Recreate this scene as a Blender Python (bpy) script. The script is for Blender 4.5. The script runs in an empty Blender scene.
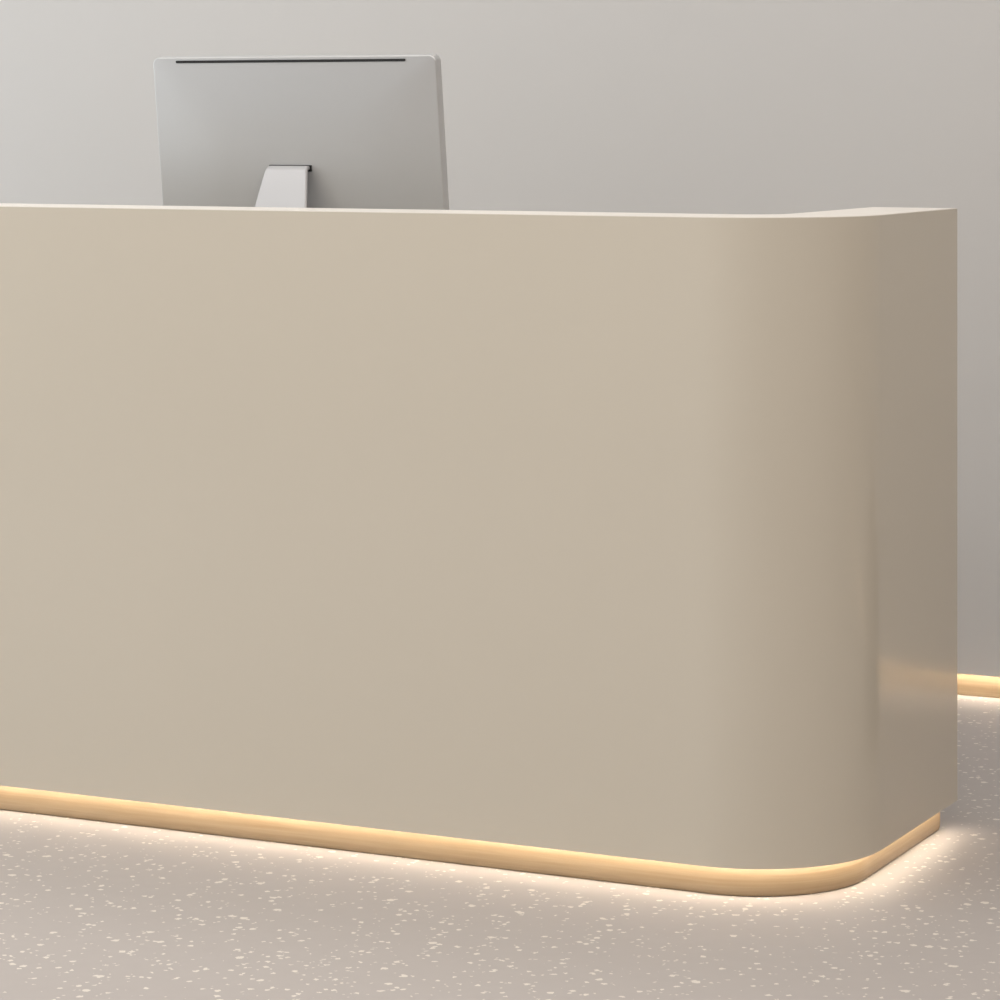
import bpy, bmesh, math
from mathutils import Vector, Matrix
S = bpy.context.scene
C = S.collection
PI = math.pi
# ------------------------------------------------------------------ measures
H, B = 1.1013, 0.0515            # counter top, underside of the shell
RAD, TH, DEP, LEFT = 0.230, 0.158, 0.643, -3.35
WALL_Y = 1.841
INS = 0.025                    # plinth set back

# ------------------------------------------------------------------ materials
def new_mat(name):
    m = bpy.data.materials.new(name); m.use_nodes = True
    nt = m.node_tree; b = nt.nodes['Principled BSDF']
    return m, nt, b
def lin(r, g, b):
    f = lambda c: (c/255/12.92) if c/255 <= .04045 else ((c/255+.055)/1.055)**2.4
    return (f(r), f(g), f(b), 1)
def plain(name, col, rough=.5, metal=0., spec=.5, bump=0., scale=200, var=0.0):
    m, nt, b = new_mat(name)
    b.inputs['Base Color'].default_value = col
    b.inputs['Roughness'].default_value = rough
    b.inputs['Metallic'].default_value = metal
    b.inputs['Specular IOR Level'].default_value = spec
    tc = nt.nodes.new('ShaderNodeTexCoord')
    n = nt.nodes.new('ShaderNodeTexNoise'); n.inputs['Scale'].default_value = scale
    n.inputs['Detail'].default_value = 3
    nt.links.new(tc.outputs['Object'], n.inputs['Vector'])
    if bump:
        bp = nt.nodes.new('ShaderNodeBump'); bp.inputs['Strength'].default_value = bump
        bp.inputs['Distance'].default_value = .001
        nt.links.new(n.outputs['Fac'], bp.inputs['Height']); nt.links.new(bp.outputs['Normal'], b.inputs['Normal'])
    if var:
        mx = nt.nodes.new('ShaderNodeMix'); mx.data_type = 'RGBA'
        n2 = nt.nodes.new('ShaderNodeTexNoise'); n2.inputs['Scale'].default_value = 2.0
        nt.links.new(tc.outputs['Object'], n2.inputs['Vector'])
        mx.inputs['A'].default_value = tuple(c*(1-var) for c in col[:3])+(1,)
        mx.inputs['B'].default_value = tuple(min(1, c*(1+var)) for c in col[:3])+(1,)
        nt.links.new(n2.outputs['Fac'], mx.inputs['Factor']); nt.links.new(mx.outputs['Result'], b.inputs['Base Color'])
    return m
LACQ = plain('beige_lacquer', (.645, .592, .505, 1), rough=.14, spec=.45, var=.012)
WALLM = plain('painted_wall', (.650, .633, .620, 1), rough=.7, spec=.2, bump=.06, scale=160, var=.01)
CEIL = plain('white_ceiling', (.8, .8, .79, 1), rough=.8)
WORK = plain('white_laminate', (.72, .70, .67, 1), rough=.4)
ALU = plain('satin_aluminium', (.56, .56, .565, 1), rough=.40, metal=.5, bump=.02, scale=900)
ALU2 = plain('stand_aluminium', (.58, .58, .60, 1), rough=.45, metal=.3)
DARK = plain('black_slot', (.01, .01, .011, 1), rough=.6)
GLASS = plain('black_screen_glass', (.012, .012, .014, 1), rough=.06)

def wood():
    m, nt, b = new_mat('pale_maple')
    tc = nt.nodes.new('ShaderNodeTexCoord'); mp = nt.nodes.new('ShaderNodeMapping')
    mp.inputs['Scale'].default_value = (2.2, 2.2, 95)
    n = nt.nodes.new('ShaderNodeTexNoise'); n.inputs['Scale'].default_value = 1.6
    n.inputs['Detail'].default_value = 5; n.inputs['Roughness'].default_value = .6; n.inputs['Distortion'].default_value = .4
    r = nt.nodes.new('ShaderNodeValToRGB')
    r.color_ramp.elements[0].position = .3; r.color_ramp.elements[0].color = (.315, .222, .130, 1)
    r.color_ramp.elements[1].position = .72; r.color_ramp.elements[1].color = (.40, .305, .20, 1)
    nt.links.new(tc.outputs['Object'], mp.inputs['Vector']); nt.links.new(mp.outputs['Vector'], n.inputs['Vector'])
    nt.links.new(n.outputs['Fac'], r.inputs['Fac']); nt.links.new(r.outputs['Color'], b.inputs['Base Color'])
    b.inputs['Roughness'].default_value = .42
    return m
WOOD = wood()
TOPM = plain('ivory_top', (.86, .81, .75, 1), rough=.35)

def terrazzo():
    m, nt, b = new_mat('terrazzo')
    L = nt.links.new
    tc = nt.nodes.new('ShaderNodeTexCoord')
    nz = nt.nodes.new('ShaderNodeTexNoise'); nz.inputs['Scale'].default_value = 150; nz.inputs['Detail'].default_value = 3
    L(tc.outputs['Object'], nz.inputs['Vector'])
    sc = nt.nodes.new('ShaderNodeVectorMath'); sc.operation = 'MULTIPLY_ADD'
    sc.inputs[1].default_value = (.012, .012, 0)
    L(nz.outputs['Color'], sc.inputs[0]); L(tc.outputs['Object'], sc.inputs[2])
    prev = None
    col = (.460, .422, .406, 1)
    rgb = nt.nodes.new('ShaderNodeMix'); rgb.data_type = 'RGBA'
    big = nt.nodes.new('ShaderNodeTexNoise'); big.inputs['Scale'].default_value = 25; big.inputs['Detail'].default_value = 4
    L(tc.outputs['Object'], big.inputs['Vector']); L(big.outputs['Fac'], rgb.inputs['Factor'])
    rgb.inputs['A'].default_value = tuple(c*.97 for c in col[:3])+(1,)
    rgb.inputs['B'].default_value = tuple(c*1.03 for c in col[:3])+(1,)
    prev = rgb.outputs['Result']
    for scale, thr, size, tone in ((80, .095, .0040, (.74, .69, .63, 1)), (130, .055, .0024, (.70, .65, .59, 1)), (45, .06, .0056, (.73, .68, .62, 1))):
        v = nt.nodes.new('ShaderNodeTexVoronoi'); v.inputs['Scale'].default_value = scale
        v.voronoi_dimensions = '2D'
        L(sc.outputs['Vector'], v.inputs['Vector'])
        sep = nt.nodes.new('ShaderNodeSeparateColor'); L(v.outputs['Color'], sep.inputs['Color'])
        a = nt.nodes.new('ShaderNodeMath'); a.operation = 'LESS_THAN'; a.inputs[1].default_value = thr
        L(sep.outputs['Red'], a.inputs[0])
        # chip radius varies from chip to chip
        rr = nt.nodes.new('ShaderNodeMath'); rr.operation = 'MULTIPLY_ADD'
        rr.inputs[1].default_value = size*scale*.9; rr.inputs[2].default_value = size*scale*.35
        L(sep.outputs['Green'], rr.inputs[0])
        d = nt.nodes.new('ShaderNodeMath'); d.operation = 'LESS_THAN'
        L(v.outputs['Distance'], d.inputs[0]); L(rr.outputs[0], d.inputs[1])
        mu = nt.nodes.new('ShaderNodeMath'); mu.operation = 'MULTIPLY'
        L(a.outputs[0], mu.inputs[0]); L(d.outputs[0], mu.inputs[1])
        mx = nt.nodes.new('ShaderNodeMix'); mx.data_type = 'RGBA'
        L(mu.outputs[0], mx.inputs['Factor']); L(prev, mx.inputs['A']); mx.inputs['B'].default_value = tone
        prev = mx.outputs['Result']
    L(prev, b.inputs['Base Color'])
    b.inputs['Roughness'].default_value = .55; b.inputs['Specular IOR Level'].default_value = .3
    return m
TERR = terrazzo()

def led(name, strength):
    m, nt, b = new_mat(name)
    b.inputs['Base Color'].default_value = (1, .9, .7, 1)
    b.inputs['Emission Color'].default_value = (1.0, .87, .695, 1)
    b.inputs['Emission Strength'].default_value = strength
    return m
LED = led('warm_led', 20)
LEDW = led('warm_led_wall', 30.0)

# ------------------------------------------------------------------ mesh helpers
def obj(name, bm, mat, parent=None, smooth=None):
    me = bpy.data.meshes.new(name); bmesh.ops.recalc_face_normals(bm, faces=bm.faces)
    bm.to_mesh(me); bm.free(); me.materials.append(mat)
    if smooth is not None:
        for p in me.polygons: p.use_smooth = True
        me.set_sharp_from_angle(angle=math.radians(smooth))
    o = bpy.data.objects.new(name, me); C.objects.link(o)
    if parent: o.parent = parent
    return o
def empty(name, loc, label, cat):
    o = bpy.data.objects.new(name, None); C.objects.link(o); o.location = loc
    o.empty_display_size = .1; o['label'] = label; o['category'] = cat
    return o
def struct(o): o['kind'] = 'structure'; return o
def box(x0, x1, y0, y1, z0, z1, bev=0, seg=2):
    bm = bmesh.new(); bmesh.ops.create_cube(bm, size=1)
    for v in bm.verts:
        v.co = Vector(((x0+x1)/2+v.co.x*(x1-x0), (y0+y1)/2+v.co.y*(y1-y0), (z0+z1)/2+v.co.z*(z1-z0)))
    if bev: bmesh.ops.bevel(bm, geom=list(bm.edges), offset=bev, segments=seg, profile=.5, affect='EDGES')
    return bm
def u_path(ins, back=0.0, n=40):
    """counter footprint line set in by ins: back right -> front right -> front left -> back left"""
    r = max(RAD-ins, .012); xr = -ins; xl = LEFT+ins; y0 = ins; yb = DEP-back
    p = [(xr, yb)]
    cx, cy = xr-r, y0+r
    for i in range(n+1):
        a = -PI/2*i/n
        p.append((cx+r*math.cos(a), cy+r*math.sin(a)))
    cx = xl+r
    for i in range(n+1):
        a = -PI/2-PI/2*i/n
        p.append((cx+r*math.cos(a), cy+r*math.sin(a)))
    p.append((xl, yb))
    return p
def u_solid(i0, i1, z0, z1, back=0.0, bev=0.0):
    """closed solid between two inset lines"""
    bm = bmesh.new()
    A, D = u_path(i0, back), u_path(i1, back)
    ring = A + D[::-1]
    vb = [bm.verts.new((x, y, z0)) for x, y in ring]
    vt = [bm.verts.new((x, y, z1)) for x, y in ring]
    n = len(A); N = len(ring)
    for i in range(N):
        j = (i+1) % N
        bm.faces.new((vb[i], vb[j], vt[j], vt[i]))
    for i in range(n-1):                       # quads across the thickness: stay clean on the curve
        a, b_, c, d = i, i+1, N-2-i, N-1-i
        bm.faces.new((vt[a], vt[b_], vt[c], vt[d])); bm.faces.new((vb[a], vb[d], vb[c], vb[b_]))
    if bev:
        bm.edges.ensure_lookup_table()
        ed = []
        for e in bm.edges:
            if len(e.link_faces) == 2 and e.calc_face_angle(0) > 1.0: ed.append(e)
        bmesh.ops.bevel(bm, geom=ed, offset=bev, segments=3, profile=.5, affect='EDGES', clamp_overlap=True)
    return bm

# ------------------------------------------------------------------ the room
XL, XR, YF, ZC = -5.2, 4.6, -7.0, 3.0
struct(obj('floor', box(XL, XR, YF, WALL_Y+.1, -.05, 0), TERR))
struct(obj('ceiling', box(XL, XR, YF, WALL_Y+.1, ZC, ZC+.05), CEIL))
WB = .0506
struct(obj('wall_back', box(XL, XR, WALL_Y, WALL_Y+.1, WB, ZC, .0015, 1), WALLM))
struct(obj('wall_front', box(XL, XR, YF-.1, YF, 0, ZC), WALLM))
struct(obj('wall_right', box(XR, XR+.1, YF-.1, WALL_Y+.1, 0, ZC), WALLM))
# left wall with a wide window opening
WY0, WY1, WZ0, WZ1 = -4.3, 1.5, .45, 2.75
def multi(boxes):
    bm = bmesh.new()
    for b in boxes:
        t = box(*b); me = bpy.data.meshes.new('t'); t.to_mesh(me); t.free(); bm.from_mesh(me); bpy.data.meshes.remove(me)
    return bm
struct(obj('wall_left', multi([(XL-.15, XL, YF-.1, WY0, 0, ZC), (XL-.15, XL, WY1, WALL_Y+.1, 0, ZC),
                               (XL-.15, XL, WY0, WY1, 0, WZ0), (XL-.15, XL, WY0, WY1, WZ1, ZC)]), WALLM))
fr = [(XL-.11, XL-.05, WY0, WY1, WZ0, WZ0+.05), (XL-.11, XL-.05, WY0, WY1, WZ1-.05, WZ1)]
for k in range(4):
    y = WY0+(WY1-WY0-.05)*k/3; fr.append((XL-.11, XL-.05, y, y+.05, WZ0+.05, WZ1-.05))
struct(obj('window_1', multi(fr), WORK))
# wooden baseboard, set back under the wall face, and its light strip
struct(obj('baseboard_back', box(XL+.001, XR-.001, WALL_Y+INS, WALL_Y+.098, .0008, WB-.003), WOOD))
struct(obj('trim_1', box(XL+.001, XR-.001, WALL_Y+.009, WALL_Y+.016, WB-.0013, WB-.0002), LEDW))

# ------------------------------------------------------------------ reception counter
desk = empty('reception_counter', (LEFT/2, DEP/2, 0), 'long glossy beige reception counter with rounded corner and glowing wooden plinth', 'counter')
def bulge():
    prof = [(.0285, .0006), (.0265, .002), (.0250, .007), (.0246, .016), (.0246, .025), (.0250, .034), (.0260, .042), (.0280, .048), (.030, B-.0005),
            (.075, B-.0005), (.075, .0008)]
    bm = bmesh.new(); rings = []
    for ins, z in prof: rings.append([bm.verts.new((x, y, z)) for x, y in u_path(ins, ins-.002 if ins < .07 else .031)])
    m = len(rings)
    for k in range(m):
        a, b = rings[k], rings[(k+1) % m]
        for i in range(len(a)-1): bm.faces.new((a[i], a[i+1], b[i+1], b[i]))
    bm.faces.new([q[0] for q in rings]); bm.faces.new([q[-1] for q in rings][::-1])
    return bm
def dpart(name, bm, mat, sm=None):
    o = obj(name, bm, mat, desk, sm); o.matrix_parent_inverse = Matrix.Translation((-LEFT/2, -DEP/2, 0)); return o
dpart('shell', u_solid(0, TH, B, H-.0014, 0, .0012), LACQ, 40)
o = dpart('countertop', u_solid(.0008, TH-.0008, H-.0013, H, .0008, .0006), TOPM, 40); o['label'] = 'thin ivory top'
pl = bulge()
o = dpart('plinth', pl, WOOD, 40); o['label'] = 'pale wooden plinth set back under the counter'
o = dpart('light_strip', u_solid(.0085, .0155, B-.0013, B-.0002, .01), LED, 40); o['label'] = 'warm glowing light strip'
WT = .84
dpart('worktop', box(LEFT+TH+.001, -TH-.001, TH+.001, .80, WT-.03, WT, .002), WORK)
for x0 in (LEFT+TH+.02, -TH-.06):
    dpart('support_panel', box(x0, x0+.04, TH+.02, .60, .001, WT-.0305), WORK)

# ------------------------------------------------------------------ computer monitor
MX, MY = -1.249, .462            # centre of the housing's back face, hinge
MW, MH, MT = .617, .405, .020
ZTOP = 1.378
TILT = math.radians(7.2)
mon = empty('desktop_computer', (MX, MY, WT), 'silver all-in-one computer seen from behind above the counter edge', 'computer')
ms = bpy.data.objects
# housing frame: local x right, y toward the screen side, z up; origin = top centre of back face
MTX = Matrix.Translation((0, -.012, ZTOP-WT)) @ Matrix.Rotation(TILT, 4, 'X')
def mpart(name, bm, mat, parent=mon, sm=35, tilt=True):
    if tilt: bmesh.ops.transform(bm, matrix=MTX, verts=bm.verts)
    return obj(name, bm, mat, parent, sm)
def rrect(w, z0, z1, r, n=8):
    pts = []
    for cx, cz, a0 in ((w/2-r, z1-r, 0), (-w/2+r, z1-r, PI/2), (-w/2+r, z0+r, PI), (w/2-r, z0+r, 1.5*PI)):
        for i in range(n+1):
            a = a0+PI/2*i/n; pts.append((cx+r*math.cos(a), cz+r*math.sin(a)))
    return pts
def housing():
    bm = bmesh.new()
    # stack of outlines from the screen side to the softly domed back
    lay = [(0, MT), (0, .006), (.0005, .002), (.0012, .0008), (.0026, 0)]
    for f in (.06, .14, .26, .4, .56, .72): lay.append((.0026+f*.2, -.010*math.sin(min(1, f*1.05)*PI/2)))
    rings = []
    for ins, y in lay:
        r = min(.015-ins if ins < .0041 else .011+ins*.42, (MH-1.8*ins)*.47)
        w = MW-2*ins*1.0; z0, z1 = -MH+ins*.9, -ins*.9
        rings.append([bm.verts.new((x, y, z)) for x, z in rrect(w, z0, z1, r)])
    for a, b in zip(rings, rings[1:]):
        for i in range(len(a)):
            j = (i+1) % len(a); bm.faces.new((a[i], a[j], b[j], b[i]))
    bm.faces.new(rings[0]); bm.faces.new(rings[-1])
    return bm
mpart('housing', housing(), ALU, sm=22)
def slab(w, z0, z1, y0, y1, r, n=6, cx=0):
    bm = bmesh.new(); P = rrect(w, z0, z1, r, n)
    a = [bm.verts.new((x+cx, y0, z)) for x, z in P]; b = [bm.verts.new((x+cx, y1, z)) for x, z in P]
    for i in range(len(P)):
        j = (i+1) % len(P); bm.faces.new((a[i], a[j], b[j], b[i]))
    bm.faces.new(a); bm.faces.new(b); return bm
mpart('screen', slab(MW-.012, -MH+.05, -.006, MT-.001, MT+.0015, .01), GLASS)
o = mpart('vent_slot', slab(.500, -.0114, -.0066, -.0022, .004, .0022, cx=-.0045), DARK); o['label'] = 'thin black vent slot'
# stand: a bent tapering sheet leaving the back under a dark slot, then sweeping down toward the counter
HZ = -.209                       # hinge below the housing top
SX = -.0100
def neck():
    bm = bmesh.new()
    top = MTX @ Vector((0, -.004, HZ))
    path = []
    y0, z0 = top.y, top.z
    R = .016
    path.append((y0+.01, z0, .0435))
    for i in range(7):
        a = PI/2*i/6*.80
        path.append((y0-R*math.sin(a)-.010, z0-R*(1-math.cos(a)), .0425+.0005*i))
    yy, zz = path[-1][0], path[-1][1]
    zb = .012
    for i in range(1, 13):
        t = i/12; zc = zz+(zb-zz)*t
        path.append((yy-.098*t+.02*t*t, zc, .0455+.05*t-.015*t*t))
    T = .008; rows = []
    for i, (y, z, w) in enumerate(path):
        a = path[max(i-1, 0)]; b = path[min(i+1, len(path)-1)]
        d = Vector((b[0]-a[0], b[1]-a[1])).normalized(); n = Vector((-d.y, d.x))   # in (y,z)
        if n.y < 0 and i < 3: n = -n
        if i >= 3 and n.x > 0: n = -n
        q = .002
        ring = [(-w+q, 0), (-w, -q), (-w, -T+q), (-w+q, -T), (w-q, -T), (w, -T+q), (w, -q), (w-q, 0)]
        rows.append([bm.verts.new((x+SX, y+n.x*h, z+n.y*h)) for x, h in ring])
    for a, b in zip(rows, rows[1:]):
        for i in range(8):
            j = (i+1) % 8; bm.faces.new((a[i], a[j], b[j], b[i]))
    bm.faces.new(rows[0]); bm.faces.new(rows[-1]); return bm
mpart('stand_neck', neck(), ALU2, sm=30, tilt=False)
mpart('stand_foot', box(-.09, .09, -.125, .07, .0005, .0095, .003), ALU2, sm=30, tilt=False)
o = mpart('hinge_slot', slab(.092, HZ-.010, HZ+.0022, -.0112, 0.0, .0012, cx=SX+.0005), DARK); o['label'] = 'black hinge slot behind the stand'

# ------------------------------------------------------------------ added unseen vase shape, mirrored as a dark streak in the counter's side
bm = bmesh.new()
prof = [(.001, .001), (.22, .001), (.24, .02), (.26, .15), (.25, .30), (.21, .40), (.12, .47), (.045, .50), (.035, .56), (.03, .64), (.02, .64), (.022, .55), (.001, .52)]
N = 40; rg = [[bm.verts.new((a*math.cos(2*PI*i/N), a*math.sin(2*PI*i/N), z)) for i in range(N)] for a, z in prof]
for a, b in zip(rg, rg[1:]):
    for i in range(N): bm.faces.new((a[i], a[(i+1) % N], b[(i+1) % N], b[i]))
bm.faces.new(rg[0]); bm.faces.new(rg[-1])
STREAKM = plain('streak_brown', (.11, .09, .075, 1), rough=.6)
o = obj('added_streak_vase', bm, STREAKM, None, 50); o.location = (.75, 1.15, 0)
o['label'] = 'added dark vase shape out of view, put in for a dark streak mirrored in the counter side'; o['category'] = 'vase'

# ------------------------------------------------------------------ lights
def area(name, loc, rot, sx, sy, p, col):
    l = bpy.data.lights.new(name, 'AREA'); l.shape = 'RECTANGLE'; l.size = sx; l.size_y = sy; l.energy = p; l.color = col
    o = bpy.data.objects.new(name, l); C.objects.link(o); o.location = loc; o.rotation_euler = rot; return o
area('window_daylight', (XL-.02, (WY0+WY1)/2, (WZ0+WZ1)/2), (0, -PI/2, 0), WZ1-WZ0, WY1-WY0, 78, (.90, .97, 1.0))
area('ceiling_area_light', (-0.6, -2.5, ZC-.02), (0, 0, 0), 7.0, 4.4, 137, (1.0, .96, .90))
area('ceiling_area_light', (-1.2, .9, ZC-.02), (0, 0, 0), 5.0, .6, 22, (1.0, .98, .95))
area('ceiling_area_light', (3.4, -1.0, ZC-.02), (0, math.radians(20), 0), 1.2, 3.5, 28, (1.0, .80, .58))  # added warm fill for the counter's right side, not a known ceiling lamp
w = bpy.data.worlds.new('World'); S.world = w; w.use_nodes = True
w.node_tree.nodes['Background'].inputs['Color'].default_value = (.9, .95, 1, 1)
w.node_tree.nodes['Background'].inputs['Strength'].default_value = .8

# ------------------------------------------------------------------ camera
cam = bpy.data.cameras.new('camera'); co = bpy.data.objects.new('camera', cam); C.objects.link(co)
co.location = (1.660, -4.622, 1.2647)
co.rotation_euler = (PI/2, 0, math.atan(3080/6330))
cam.sensor_width = 36; cam.lens = 36*3.080; cam.shift_y = -.384; cam.clip_start = .05
S.camera = co
S.view_settings.view_transform = 'Standard'; S.view_settings.look = 'None'
S.view_settings.exposure = 0.0; S.view_settings.gamma = 1; S.view_settings.use_curve_mapping = False
